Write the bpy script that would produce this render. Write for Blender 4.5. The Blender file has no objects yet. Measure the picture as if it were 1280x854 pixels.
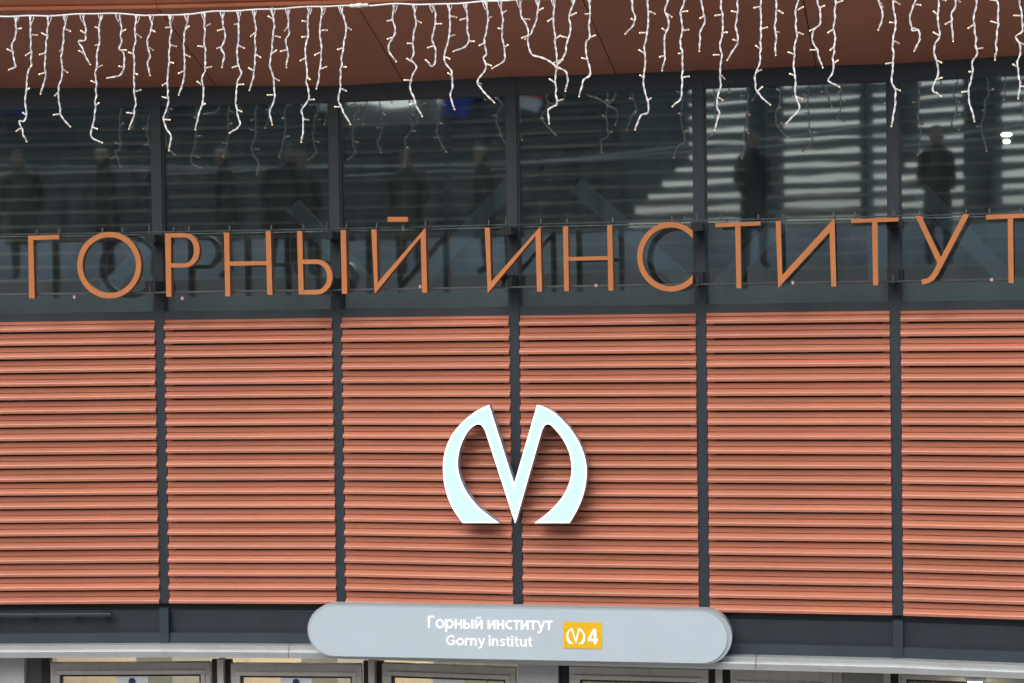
import bpy, bmesh, math, random
from mathutils import Matrix, Vector, geometry
S = bpy.context.scene
COL = S.collection
R = math.radians
random.seed(7)

# ------------------------------------------------------------------ camera, world, sun, exposure
ZC = 4.7                                   # height of the lens above the pavement
FPX, PITCH, ROLL = 2300.0, .0219, .0139
cp, sp, cr, sr = math.cos(PITCH), math.sin(PITCH), math.cos(ROLL), math.sin(ROLL)
U = Vector((1, 0, 0)); UP = Vector((0, sp, cp)); FW = Vector((0, cp, -sp))
cx_ = U * cr - UP * sr; cy_ = U * sr + UP * cr
cam = bpy.data.objects.new('camera', bpy.data.cameras.new('camera'))
COL.objects.link(cam)
m = Matrix((cx_, cy_, -FW)).transposed().to_4x4(); m.translation = (0, 0, ZC)
cam.matrix_world = m
cam.data.sensor_width = 36; cam.data.lens = 36 * FPX / 1280
cam.data.clip_end = 3000; cam.data.clip_start = .05
S.camera = cam

SUN_EL, SUN_AZ = R(46), R(205)             # azimuth clockwise from +Y
w = bpy.data.worlds.new('World'); S.world = w; w.use_nodes = True
nt = w.node_tree; bg = nt.nodes['Background']
sky = nt.nodes.new('ShaderNodeTexSky'); sky.sky_type = 'NISHITA'; sky.sun_disc = False
sky.sun_elevation = SUN_EL; sky.sun_rotation = SUN_AZ
sky.air_density = 1.0; sky.dust_density = 6.0; sky.ozone_density = 1.0
hs = nt.nodes.new('ShaderNodeHueSaturation'); hs.inputs['Saturation'].default_value = .45   # cloud cover greys the sky
nt.links.new(sky.outputs[0], hs.inputs['Color']); nt.links.new(hs.outputs[0], bg.inputs[0])
bg.inputs[1].default_value = .12
sl = bpy.data.lights.new('sun', 'SUN'); sl.energy = 1.05; sl.angle = R(55); sl.color = (1, .97, .93)
so = bpy.data.objects.new('sun', sl); COL.objects.link(so)
sd = Vector((math.sin(SUN_AZ) * math.cos(SUN_EL), math.cos(SUN_AZ) * math.cos(SUN_EL), math.sin(SUN_EL)))
so.rotation_euler = sd.to_track_quat('Z', 'Y').to_euler(); so.location = sd * 60
S.view_settings.view_transform = 'Standard'; S.view_settings.look = 'None'
S.view_settings.exposure = .37; S.view_settings.gamma = 1

# ------------------------------------------------------------------ materials
def mat(name, col, rough=.5, metal=0, var=.12, vscale=6, bump=0, bscale=80, emit=None, estr=0, spec=.5, stretch=(1, 1, 1), dirt=0):
    M = bpy.data.materials.new(name); M.use_nodes = True
    n = M.node_tree.nodes; L = M.node_tree.links; b = n['Principled BSDF']
    tc = n.new('ShaderNodeTexCoord'); mp = n.new('ShaderNodeMapping'); mp.inputs['Scale'].default_value = stretch
    L.new(tc.outputs['Object'], mp.inputs[0])
    nz = n.new('ShaderNodeTexNoise'); nz.inputs['Scale'].default_value = vscale; nz.inputs['Detail'].default_value = 6
    L.new(mp.outputs[0], nz.inputs['Vector'])
    rp = n.new('ShaderNodeValToRGB'); e = rp.color_ramp.elements
    e[0].position = .3; e[1].position = .7
    e[0].color = (*[c * (1 - var) for c in col], 1); e[1].color = (*[min(1, c * (1 + var)) for c in col], 1)
    L.new(nz.outputs[0], rp.inputs[0])
    out = rp.outputs[0]
    oi = n.new('ShaderNodeObjectInfo')                       # each piece a touch different
    mr = n.new('ShaderNodeMapRange'); mr.inputs[3].default_value = 1 - var * .7; mr.inputs[4].default_value = 1 + var * .7
    L.new(oi.outputs['Random'], mr.inputs[0])
    mx = n.new('ShaderNodeMix'); mx.data_type = 'RGBA'; mx.blend_type = 'MULTIPLY'; mx.inputs[0].default_value = 1
    L.new(out, mx.inputs[6]); L.new(mr.outputs[0], mx.inputs[7]); out = mx.outputs[2]
    if dirt:
        n2 = n.new('ShaderNodeTexNoise'); n2.inputs['Scale'].default_value = 2.3; n2.inputs['Detail'].default_value = 9; n2.inputs['Roughness'].default_value = .7
        m2 = n.new('ShaderNodeMapping'); m2.inputs['Scale'].default_value = (4, 4, .6)
        L.new(tc.outputs['Object'], m2.inputs[0]); L.new(m2.outputs[0], n2.inputs['Vector'])
        r2 = n.new('ShaderNodeValToRGB'); r2.color_ramp.elements[0].position = .52; r2.color_ramp.elements[1].position = .75
        L.new(n2.outputs[0], r2.inputs[0])
        ma = n.new('ShaderNodeMath'); ma.operation = 'MULTIPLY'; ma.inputs[1].default_value = dirt; L.new(r2.outputs[0], ma.inputs[0])
        m3 = n.new('ShaderNodeMix'); m3.data_type = 'RGBA'; L.new(ma.outputs[0], m3.inputs[0]); L.new(out, m3.inputs[6]); m3.inputs[7].default_value = (.16, .14, .12, 1); out = m3.outputs[2]
    L.new(out, b.inputs['Base Color'])
    b.inputs['Roughness'].default_value = rough; b.inputs['Metallic'].default_value = metal
    b.inputs['Specular IOR Level'].default_value = spec
    if bump:
        bz = n.new('ShaderNodeTexNoise'); bz.inputs['Scale'].default_value = bscale; bz.inputs['Detail'].default_value = 4
        L.new(mp.outputs[0], bz.inputs['Vector'])
        bp = n.new('ShaderNodeBump'); bp.inputs['Strength'].default_value = bump; bp.inputs['Distance'].default_value = .01
        L.new(bz.outputs[0], bp.inputs['Height']); L.new(bp.outputs[0], b.inputs['Normal'])
    if emit:
        b.inputs['Emission Color'].default_value = (*emit, 1); b.inputs['Emission Strength'].default_value = estr
    return M

def glass_mat(name, tint, fac, wav=.03):
    M = bpy.data.materials.new(name); M.use_nodes = True
    n = M.node_tree.nodes; L = M.node_tree.links; n.clear()
    o = n.new('ShaderNodeOutputMaterial'); mx = n.new('ShaderNodeMixShader'); t = n.new('ShaderNodeBsdfTransparent'); g = n.new('ShaderNodeBsdfGlossy')
    t.inputs[0].default_value = (*tint, 1); g.inputs['Color'].default_value = (.80, .95, .98, 1); g.inputs['Roughness'].default_value = .026
    tc = n.new('ShaderNodeTexCoord'); mp = n.new('ShaderNodeMapping'); mp.inputs['Scale'].default_value = (1.6, 1, 5)
    nz = n.new('ShaderNodeTexNoise'); nz.inputs['Scale'].default_value = 1.2; nz.inputs['Detail'].default_value = 1.5
    L.new(tc.outputs['Object'], mp.inputs[0]); L.new(mp.outputs[0], nz.inputs[0])
    bp = n.new('ShaderNodeBump'); bp.inputs['Strength'].default_value = wav; bp.inputs['Distance'].default_value = .004
    L.new(nz.outputs[0], bp.inputs['Height']); L.new(bp.outputs[0], g.inputs['Normal'])
    # thin streaky film of dust on the pane
    d = n.new('ShaderNodeBsdfDiffuse'); d.inputs[0].default_value = (.35, .4, .4, 1)
    n2 = n.new('ShaderNodeTexNoise'); n2.inputs['Scale'].default_value = 4; n2.inputs['Detail'].default_value = 8
    m2 = n.new('ShaderNodeMapping'); m2.inputs['Scale'].default_value = (3, 1, .7); L.new(tc.outputs['Object'], m2.inputs[0]); L.new(m2.outputs[0], n2.inputs[0])
    r = n.new('ShaderNodeMapRange'); r.inputs[1].default_value = .35; r.inputs[2].default_value = .8; r.inputs[3].default_value = .012; r.inputs[4].default_value = .06
    L.new(n2.outputs[0], r.inputs[0])
    m3 = n.new('ShaderNodeMixShader')
    mx.inputs[0].default_value = fac; L.new(t.outputs[0], mx.inputs[1]); L.new(g.outputs[0], mx.inputs[2])
    L.new(r.outputs[0], m3.inputs[0]); L.new(mx.outputs[0], m3.inputs[1]); L.new(d.outputs[0], m3.inputs[2])
    L.new(m3.outputs[0], o.inputs[0])
    return M

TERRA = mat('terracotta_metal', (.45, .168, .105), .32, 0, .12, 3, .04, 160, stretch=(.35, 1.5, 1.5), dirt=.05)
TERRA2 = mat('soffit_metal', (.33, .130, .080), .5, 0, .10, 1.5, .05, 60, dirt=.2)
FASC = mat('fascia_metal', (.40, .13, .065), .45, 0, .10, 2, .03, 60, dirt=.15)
SLATE = mat('slate_grey_metal', (.019, .028, .039), .5, 0, .14, 3, .03, 90, dirt=.06)
SLATE2 = mat('slate_grey_sheet', (.028, .042, .056), .5, 0, .12, 2, .03, 50, spec=.35, dirt=.05)
BLACK = mat('black_backing', (.012, .012, .014), .7, 0, .2)
ALU = mat('brushed_aluminium', (.44, .47, .49), .42, .4, .08, 5, .03, 70, stretch=(.3, 6, 6), dirt=.15)
DOORALU = mat('door_aluminium', (.50, .49, .465), .45, .1, .1, 5, .05, 60, dirt=.35)
POSTALU = mat('grey_panel', (.46, .48, .49), .5, .2, .08, 4, .03, 60, dirt=.15)
GASKET = mat('rubber_gasket', (.012, .013, .015), .6)
ORANGE = mat('orange_paint', (.47, .168, .052), .45, 0, .08, 9, .03, 150, dirt=.05)
RAILM = mat('zinc_rail', (.12, .135, .14), .45, .6, .15)
PLATE = mat('black_bracket', (.010, .012, .016), .45, .2, .2)
WIRE = mat('white_cable', (.82, .83, .86), .4, 0, .05)
BULB = mat('bulb_sleeve', (.72, .69, .64), .35, 0, .04)
TIP = mat('warm_led', (.9, .75, .5), .3, 0, .02, emit=(1, .60, .27), estr=1.7)
SIGNF = mat('pale_blue_face', (.47, .56, .63), .3, 0, .03, 2)
SIGNR = mat('sign_rim', (.42, .49, .54), .35, .2, .06)
WHITE = mat('white_vinyl_glow', (.9, .9, .9), .4, 0, .01, emit=(1, 1, 1), estr=.13)  # faint glow added to make the lettering whiter; it is no lamp
YELLOW = mat('yellow_vinyl', (.80, .47, .012), .4, 0, .04)
LOGOF = mat('lit_opal_face', (.12, .16, .16), .3, 0, .01, emit=(.46, .91, .94), estr=1.0)
LOGOE = mat('opal_bloom_edge', (.6, .6, .6), .3, 0, .01, emit=(.9, .95, 1), estr=1.0)  # whiter glow along the outline stands in for bloom
LOGOS = mat('logo_side', (.30, .40, .55), .35, .2, .06)
INT = mat('interior_slat', (.19, .155, .12), .6, 0, .2)
INTD = mat('interior_dark', (.03, .034, .036), .8, 0, .2)
BRACE = mat('brace_steel', (.32, .36, .39), .5, 0, .1)
SILLM = mat('sill_panel', (.26, .30, .30), .5, 0, .12, dirt=.3)
CREAM = mat('cream_wall', (.70, .62, .50), .6, 0, .08)
LOBG = mat('lobby_grey', (.2, .22, .21), .6, 0, .15)
LAMPM = mat('lamp_diffuser', (.9, .88, .82), .4, 0, .01, emit=(1, .86, .62), estr=21)
PAPER = mat('notice_paper', (.68, .74, .76), .6, 0, .03)
NAVY = mat('navy_print', (.02, .03, .16), .5, 0, .05)
PAVE = mat('paving', (.30, .29, .28), .8, 0, .2, 1.2, .2, 30)
CONC = mat('terrace_concrete', (.28, .27, .26), .8, 0, .15, 2, .1, 30)
DARKCLAD = mat('dark_cladding', (.11, .135, .145), .6, 0, .2)
LIGHTCLAD = mat('pale_cable', (.7, .74, .72), .5, 0, .1)
COATB = mat('black_coat', (.012, .013, .016), .8, 0, .2)
COATO = mat('olive_coat', (.035, .035, .025), .8, 0, .2)
SKIN = mat('skin', (.27, .19, .15), .5, 0, .06)
HAIR = mat('hair', (.02, .015, .012), .6, 0, .2)
GLASS = glass_mat('tinted_solar_glass', (.70, .775, .80), .34)
DGLASS = glass_mat('door_glass', (.96, .94, .91), .08)

# ------------------------------------------------------------------ helpers
def frame(o, th, up=0):
    """matrix whose x runs along the wall, y into the wall, z up"""
    M = Matrix(((math.cos(th), math.sin(th), 0), (-math.sin(th), math.cos(th), 0), (0, 0, 1))).to_4x4()
    M.translation = Vector(o); return M

class MB:
    def __init__(s): s.v = []; s.f = []; s.mi = []
    def add(s, vs, fs, mi=0):
        b = len(s.v); s.v += [tuple(v) for v in vs]; s.f += [tuple(i + b for i in f) for f in fs]; s.mi += [mi] * len(fs); return s
    def box(s, x0, x1, y0, y1, z0, z1, mi=0):
        vs = [(x0, y0, z0), (x1, y0, z0), (x1, y1, z0), (x0, y1, z0), (x0, y0, z1), (x1, y0, z1), (x1, y1, z1), (x0, y1, z1)]
        return s.add(vs, [(3, 2, 1, 0), (4, 5, 6, 7), (0, 1, 5, 4), (1, 2, 6, 5), (2, 3, 7, 6), (3, 0, 4, 7)], mi)
    def prism(s, prof, x0, x1, mi=0):
        """profile in (y, z), run along x"""
        n = len(prof); vs = [(x0, y, z) for y, z in prof] + [(x1, y, z) for y, z in prof]
        fs = [(i, (i + 1) % n, (i + 1) % n + n, i + n) for i in range(n)] + [tuple(range(n)), tuple(range(2 * n - 1, n - 1, -1))]
        return s.add(vs, fs, mi)
    def plate(s, poly, y0, y1, mi=0, side=None):
        """outline in (x, z), from front y0 to back y1; concave outlines allowed"""
        side = mi if side is None else side
        n = len(poly); vs = [(x, y0, z) for x, z in poly] + [(x, y1, z) for x, z in poly]
        tri = geometry.tessellate_polygon([[Vector((x, z, 0)) for x, z in poly]])
        s.add(vs, [t for t in tri] + [tuple(i + n for i in reversed(t)) for t in tri], mi)
        for i in range(n): s.add([vs[i], vs[(i + 1) % n], vs[(i + 1) % n + n], vs[i + n]], [(0, 1, 2, 3)], side)
        return s
    def tube(s, pts, r, n=6, mi=0, cap=True):
        pts = [Vector(p) for p in pts]; b = len(s.v); rr = r if isinstance(r, (list, tuple)) else [r] * len(pts)
        ref = Vector((0.3, 1, .2)).normalized()
        vs = []
        for i, p in enumerate(pts):
            t = (pts[min(i + 1, len(pts) - 1)] - pts[max(i - 1, 0)]).normalized()
            a = t.cross(ref); a = a.normalized() if a.length > 1e-4 else t.cross(Vector((1, 0, 0))).normalized(); c = t.cross(a)
            vs += [p + (a * math.cos(6.2832 * k / n) + c * math.sin(6.2832 * k / n)) * rr[i] for k in range(n)]
        fs = [(i * n + k, i * n + (k + 1) % n, (i + 1) * n + (k + 1) % n, (i + 1) * n + k) for i in range(len(pts) - 1) for k in range(n)]
        if cap: fs += [tuple(range(n - 1, -1, -1)), tuple(range((len(pts) - 1) * n, len(pts) * n))]
        return s.add(vs, fs, mi)
    def mesh(s, name, mats):
        me = bpy.data.meshes.new(name); me.from_pydata(s.v, [], s.f)
        for mm in (mats if isinstance(mats, (list, tuple)) else [mats]): me.materials.append(mm)
        me.polygons.foreach_set('material_index', s.mi)
        b = bmesh.new(); b.from_mesh(me); bmesh.ops.recalc_face_normals(b, faces=b.faces); b.to_mesh(me); b.free()
        me.update(); return me

def put(name, me, parent=None, M=None):
    """link a mesh at world matrix M, under parent"""
    o = bpy.data.objects.new(name, me); COL.objects.link(o)
    M = M or Matrix()
    if parent:
        o.parent = parent; o.matrix_basis = WM[parent.name].inverted() @ M
    else: o.matrix_basis = M
    WM[o.name] = M
    return o
WM = {}
def tag(o, label=None, cat=None, group=None, kind=None):
    if label: o['label'] = label
    if cat: o['category'] = cat
    if group: o['group'] = group
    if kind: o['kind'] = kind
    return o
def thing(name, M, label, cat, group=None):
    return tag(put(name, None, None, M), label, cat, group)
def bevel(o, wd=.003, seg=1):
    b = o.modifiers.new('bevel', 'BEVEL'); b.width = wd; b.segments = seg; b.limit_method = 'ANGLE'; b.angle_limit = R(40); return o
def smooth(me):
    me.polygons.foreach_set('use_smooth', [True] * len(me.polygons)); return me

# ------------------------------------------------------------------ the curved front: mullion lines in plan, and one angle per bay
P = {-1: (-3.5405, 12.316), 0: (-2.342, 12.256), 1: (-1.149, 12.128), 2: (.019, 11.855), 3: (1.198, 11.629), 4: (2.375, 11.396)}
TH = {-1: .05, 0: .1066, 1: .2294, 2: .1894, 3: .1955, 4: .2826}
BAYS = list(range(-1, 5)); L = 1.2
def adv(p, t, d): return (p[0] + d * math.cos(t), p[1] - d * math.sin(t))
P[5] = adv(P[4], TH[4], L); TH[5] = .33; P[6] = adv(P[5], TH[5], L); P[-2] = adv(P[-1], .04, -L); TH[-2] = .04
ALLB = list(range(-2, 6))
def FR(k, off=0):      # frame of a bay, y = into the wall, moved out by off; z = height above pavement
    M = frame((P[k][0], P[k][1], 0), TH[k]); return M @ Matrix.Translation((0, -off, 0))
def ray(x, y):
    a, b = x - 640, y - 427; u = cr * a - sr * b; v = sr * a + cr * b
    return FW + U * (u / FPX) - UP * (v / FPX)
EYE = Vector((0, 0, ZC))
def hit(x, y, M):
    """where the sight line through a picture point meets the xz plane of frame M -> local (x, z)"""
    n = M.col[1].xyz; o = M.translation; d = ray(x, y)
    q = EYE + d * ((o - EYE).dot(n) / d.dot(n))
    l = M.inverted() @ q; return (l.x, l.z)
def miter(k):
    a, b = TH[k - 1] if k - 1 in TH else TH[k], TH[k]; t = (a + b) / 2
    return t, 1 / math.cos((a - b) / 2)
Zr = lambda z: ZC + z
Z_SOF, Z_GT, Z_GB, Z_LT, Z_LB, Z_CT, Z_CB = (Zr(v) for v in (1.445, 1.325, -.035, -.095, -1.984, -2.253, -2.352))

# the two ground levels, and the square
g = MB(); g.add([(-900, -900, 0), (900, -900, 0), (900, 900, 0), (-900, 900, 0)], [(0, 1, 2, 3)])
tag(put('pavement', g.mesh('pavement', PAVE)), kind='structure')

# ------------------------------------------------------------------ station building
B = thing('station_building', Matrix.Translation((P[2][0], P[2][1], 0)), 'curved metro station front with terracotta louvers, dark windows and a brown soffit', 'building')

def miter_prism(name, mats, prof, k, parent, s0=None, s1=None):
    """profile (o outward, z) run along bay k, mitred at the corner lines (or cut square at s0 / s1)"""
    hl = (TH[k] - TH.get(k - 1, TH[k])) / 2; hr = (TH.get(k + 1, TH[k]) - TH[k]) / 2
    n = len(prof); vs = []
    for o, z in prof: vs.append(((o * math.tan(hl)) if s0 is None else s0, -o, z))
    for o, z in prof: vs.append(((L - o * math.tan(hr)) if s1 is None else s1, -o, z))
    fs = [(i, (i + 1) % n, (i + 1) % n + n, i + n) for i in range(n)] + [tuple(range(n)), tuple(range(2 * n - 1, n - 1, -1))]
    return put(name, MB().add(vs, fs).mesh(name, mats), parent, FR(k))

# louver slat profile (outward, height above the slat's lip)
PR = [(.007, .0785), (.007, .0465), (-.004, .0450), (.0300, .0228), (.0325, .0215), (.0350, .0160), (.0350, .0150), (.0325, 0), (.029, 0), (.030, .0135), (-.008, .0415), (-.008, .0785)]
S0, S1 = .034, 1.166
slat_me = MB().prism([(-o, z) for o, z in PR], S0, S1).mesh('slat', TERRA)
NSL = 21; PITCHZ = .0911
for k in ALLB:
    M = FR(k)
    vis = k in BAYS
    lp = MB()
    for a, b in ((S0 + .002, S0 + .045), (S1 - .040, S1 - .002)): lp.box(a, b, .006, .03, Z_LB + .01, Z_LT - .004)
    lp.box(S0, S1, .006, .03, Z_LT - .016, Z_LT - .002)
    pn = put('louver_panel', lp.mesh('louver_panel', TERRA), B, M)
    for i in range(NSL):
        z = Z_LT - .0640 - PITCHZ * i
        jit = random.uniform(-.0005, .0005)
        put('slat', slat_me, pn, M @ Matrix.Translation((random.uniform(-.0015, .0015), random.uniform(-.001, .001), z + jit)) @ Matrix.Rotation(random.uniform(-.0005, .0005), 4, 'Y'))
    # dark wall behind
    put('backing_sheet', MB().box(.0, L, .12, .16, Z_LB - .02, Z_LT).mesh('backing_sheet', BLACK), B, M)
    # window: frame, then glass
    fr = MB()
    fr.box(0.025, L - .025, -.009, .07, Z_GT, Z_SOF + .03)         # head beam
    fr.box(0.025, L - .025, -.010, .07, Z_LT + .004, Z_GB)         # bottom rail
    fr.box(.031, .043, .0, .06, Z_GB, Z_GT); fr.box(L - .043, L - .031, .0, .06, Z_GB, Z_GT)
    wn = put('window', fr.mesh('window', SLATE), B, M)
    put('glass_pane', MB().box(.037, L - .037, .022, .046, Z_GB + .001, Z_GT - .001).mesh('glass_pane', GLASS), wn, M)
    put('interior_sill', MB().box(.03, L - .03, .06, .14, Z_GB - .02, Z_GB + .118).mesh('interior_sill', SILLM), B, M)
    # spandrel under the louvers
    put('spandrel_panel', MB().box(.0, L, .012, .05, Z_CT + .07, Z_LB - .045).mesh('spandrel_panel', SLATE), B, M)
    put('spandrel_recess', MB().box(.0, L, .03, .06, Z_LB - .044, Z_LB + .03).mesh('spandrel_recess', SLATE), B, M)
    miter_prism('flashing', SLATE2, [(-.01, Z_CT + .072), (.016, Z_CT + .072), (.022, Z_CT + .014), (.022, Z_CT + .007), (-.01, Z_CT + .007)], k, B)
    # light metal cornice over the doors
    cpf = [(.0, Z_CT + .006), (.098, Z_CT + .006), (.1, Z_CT - .020), (.106, Z_CT - .022), (.122, Z_CT - .026), (.124, Z_CT - .033), (.117, Z_CB + .026), (.02, Z_CB + .026), (.0, Z_CB + .05)]
    cut = {0: .862, 3: .327}.get(k)
    if cut is None: miter_prism('cornice_panel', ALU, cpf, k, B)
    else:
        miter_prism('cornice_panel', ALU, cpf, k, B, s1=cut - .002); miter_prism('cornice_panel', ALU, cpf, k, B, s0=cut + .002)

# mullions
for k in range(-1, 6):
    t, _ = miter(k); M = frame((*P[k], 0), t)
    put('mullion', MB().box(-.0315, .0315, -.014, .115, Z_LB + .001, Z_SOF + .02).mesh('mullion', SLATE), B, M)
    put('mullion', MB().box(-.030, .030, -.036, .05, Z_CT + .002, Z_LB - .03).mesh('mullion', SLATE2), B, M)

# canopy: sloping soffit panels that meet at open joints, then the front fascia
AL = math.tan(R(20)); AO = 1.02
seams = [(k, s) for k, s in ((-2, .4), (-1, .17), (0, .409), (1, .482), (2, .678), (3, .732), (4, .80), (5, .9))]
SKEW = {0: -.09, 2: -.075, 3: -.04, -1: -.05, 4: -.03}; LIFT = {-2: .02, -1: .015, 0: .0, 1: -.016, 2: -.018, 3: -.015, 4: -.006, 5: 0}
def canopy_pt(k, s, a, dz=0):
    s += SKEW.get(k, 0) * a; dz += LIFT[k]
    # blend the wall angle along the curve so neighbouring panels meet
    ks = [(j + .5, TH[j]) for j in ALLB]; x = k + s
    t = next((a0[1] + (a1[1] - a0[1]) * (x - a0[0]) / (a1[0] - a0[0]) for a0, a1 in zip(ks, ks[1:]) if a0[0] <= x <= a1[0]), TH[5] if x > 4 else TH[-2])
    p = adv(P[k], TH[k], s)
    return Vector((p[0] - a * math.sin(t), p[1] - a * math.cos(t), Z_SOF + a * AL + dz))
for (k0, s0), (k1, s1) in zip(seams, seams[1:]):
    def quad(a, dz, g):
        p, q = canopy_pt(k0, s0, a, dz), canopy_pt(k1, s1, a, dz); d = (q - p).normalized() * g
        return p + d, q - d
    a0, b0 = quad(-.05, .004, .0035); a1, b1 = quad(AO, 0, .0035); a2, b2 = quad(-.05, .034, .0035); a3, b3 = quad(AO, .03, .0035)
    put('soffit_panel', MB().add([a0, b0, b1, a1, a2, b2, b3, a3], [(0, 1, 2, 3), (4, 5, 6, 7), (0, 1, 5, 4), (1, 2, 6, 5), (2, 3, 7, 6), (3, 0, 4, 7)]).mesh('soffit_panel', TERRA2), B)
    a0, b0 = quad(-.05, .05, 0); a1, b1 = quad(AO, .05, 0); a2, b2 = quad(-.05, .35, 0); a3, b3 = quad(AO - .02, .35, 0)
    put('canopy_deck', MB().add([a0, b0, b1, a1, a2, b2, b3, a3], [(0, 1, 2, 3), (4, 5, 6, 7), (0, 1, 5, 4), (1, 2, 6, 5), (2, 3, 7, 6), (3, 0, 4, 7)]).mesh('canopy_deck', BLACK), B)
    prof = [(AO - .005, -.012), (AO + .012, -.012), (AO + .016, .004), (AO + .004, .012), (AO + .02, .02), (AO + .12, .12), (AO + .12, .36), (AO - .01, .36), (AO + .003, .03)]
    vs = [quad(a, dz - (a - AO) * AL, .002)[0] for a, dz in prof] + [quad(a, dz - (a - AO) * AL, .002)[1] for a, dz in prof]; n = len(prof)
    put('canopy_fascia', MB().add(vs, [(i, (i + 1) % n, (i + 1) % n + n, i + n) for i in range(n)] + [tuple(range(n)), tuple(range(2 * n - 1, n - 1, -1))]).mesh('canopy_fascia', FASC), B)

# upper room behind the windows: floor, ceiling, slatted back wall, V braces
def roomstrip(name, m, d0, d1, z0, z1):
    vs = []; fs = []
    for k in range(-2, 7):
        t, c = miter(k) if k < 6 else (TH[5], 1)
        for d, z in ((d0, z0), (d1, z0), (d1, z1), (d0, z1)): vs.append((P[k][0] + d * math.sin(t), P[k][1] + d * math.cos(t), z))
    for i in range(8): fs += [(i * 4 + j, i * 4 + (j + 1) % 4, i * 4 + 4 + (j + 1) % 4, i * 4 + 4 + j) for j in range(4)]
    fs += [(0, 1, 2, 3), tuple(32 + j for j in range(4))]
    return put(name, MB().add(vs, fs).mesh(name, m), B)
roomstrip('upper_floor', INTD, .16, 3.6, Z_LB, Z_LB + .1)
roomstrip('upper_ceiling', INTD, .08, 3.6, Z_SOF + .20, Z_SOF + .30)
roomstrip('back_wall', INTD, 3.0, 3.2, Z_LB + .11, Z_SOF + .19)
back = MB()
for k in ALLB:
    Mb = FR(k, -2.9)
    for i in range(20):
        z = Z_GB - .2 + i * .112
        b0 = len(back.v); q = MB().box(.02, L + .3, .0, .04, z, z + .024)
        back.add([Mb @ Vector(v) for v in q.v], q.f)
sb = put('interior_slats', back.mesh('interior_slats', INT), B); sb['kind'] = 'stuff'
for (xa, ya), (xb, yb), k in (((365, 257), (478, 378), 0), ((640, 228), (500, 378), 1), ((720, 232), (870, 366), 2), ((985, 268), (893, 366), 3), ((1148, 236), (1275, 366), 4), ((200, 290), (130, 366), -1)):
    M = FR(k, -.55); a = hit(xa, ya, M); b = hit(xb, yb, M)
    d = Vector((b[0] - a[0], b[1] - a[1])).normalized() * .055; n = (-d.y, d.x)
    put('brace', MB().plate([(a[0] + n[0], a[1] + n[1]), (b[0] + n[0], b[1] + n[1]), (b[0] - n[0], b[1] - n[1]), (a[0] - n[0], a[1] - n[1])], 0, .11).mesh('brace', BRACE), B, M)
M = FR(3, -.7)
for x in (1098, 945): 
    a = hit(x, 300, M)[0]; put('interior_column', MB().box(a - .07, a + .07, 0, .16, Z_LB + .1, Z_SOF + .04).mesh('interior_column', BRACE if x > 1000 else INTD), B, M)

# ------------------------------------------------------------------ entrance below the cornice
DO = -.14                                            # doors stand back from the front
def dpx(x, k): return hit(x, 845, FR(k, DO))[0]
def dz(y, x, k): return hit(x, y, FR(k, DO))[1]
def door(k, x0, x1, ytop, fw, glass_y, notice=None, label=None):
    M = FR(k, DO); a, b = dpx(x0, k), dpx(x1, k); zt = dz(ytop, (x0 + x1) / 2, k); fz = zt - dz(glass_y, (x0 + x1) / 2, k)
    f = MB(); gk = .004
    f.box(a, b, 0, .05, zt - fz, zt)
    f.box(a, a + fw, 0, .05, .02, zt - fz - .0005); f.box(b - fw, b, 0, .05, .02, zt - fz - .0005); f.box(a + fw, b - fw, 0, .05, .02, .28)
    # raised glazing bead
    f.box(a + fw - .03, b - fw + .03, -.008, -.0005, zt - fz, zt - fz + .03)
    f.box(a + fw - .03, a + fw, -.008, -.0005, .28, zt - fz - .0005); f.box(b - fw, b - fw + .03, -.008, -.0005, .28, zt - fz - .0005)
    d = put('door', f.mesh('door', DOORALU), B, M); bevel(d, .002)
    gk = MB(); gk.box(a + fw, b - fw, .004, .046, zt - fz - .014, zt - fz - .001); gk.box(a + fw, a + fw + .012, .004, .046, .28, zt - fz - .0145); gk.box(b - fw - .012, b - fw, .004, .046, .28, zt - fz - .0145)
    put('gasket', gk.mesh('gasket', GASKET), d, M)
    put('glass_pane', MB().box(a + fw + .001, b - fw - .001, .02, .03, .281, zt - fz - .002).mesh('glass_pane', DGLASS), d, M)
    put('handle', MB().tube([(b - fw / 2, -.01, .9), (b - fw / 2, -.05, .92), (b - fw / 2, -.05, 1.3), (b - fw / 2, -.01, 1.32)], .012, 8).mesh('handle', RAILM), d, M)
    if notice:
        n0, n1 = dpx(notice[0], k), dpx(notice[1], k); zn = dz(notice[2], notice[0], k)
        nm = MB(); nm.box(n0, n1, .012, .014, zn - .29, zn)
        c = (n0 + n1) / 2; r = .024; zc = zn - .045 - (notice[3] if len(notice) > 3 else 0)
        nm.plate([(c + r * math.cos(6.2832 * i / 20), zc + r * math.sin(6.2832 * i / 20)) for i in range(20)], .009, .0115, 1)
        put('notice', nm.mesh('notice', [PAPER, NAVY]), d, M)
    return d
def post(k, x0, x1, ytop, m=DOORALU, y0=-.02, name='door_post'):
    M = FR(k, DO); a, b = dpx(x0, k), dpx(x1, k); zt = dz(ytop, (x0 + x1) / 2, k)
    put(name, MB().box(a, b, y0, .07, 0, zt).mesh(name, m), B, M)
post(-1, -60, 32, 822, POSTALU, -.03, 'wall_panel')
post(-1, 52, 62, 822, GASKET, .0)
post(-1, 30, 53, 822, INTD, .06, 'side_panel')
door(-1, 63, 200 + 63, 828.5, .065, 843, (145, 184, 844))
post(0, 263.5, 272, 826, GASKET, .03); post(0, 272.5, 280, 824, DOORALU); post(0, 280.5, 288, 826, GASKET, .03)
door(0, 288.5, 452, 830, .065, 845, (350, 389, 845))
post(1, 452.5, 461, 828, GASKET, .03); post(1, 461.5, 469, 825, DOORALU); post(1, 469.5, 477, 828, GASKET, .03)
door(1, 477.5, 644, 832, .065, 847, (541, 580, 849, .03))
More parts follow.
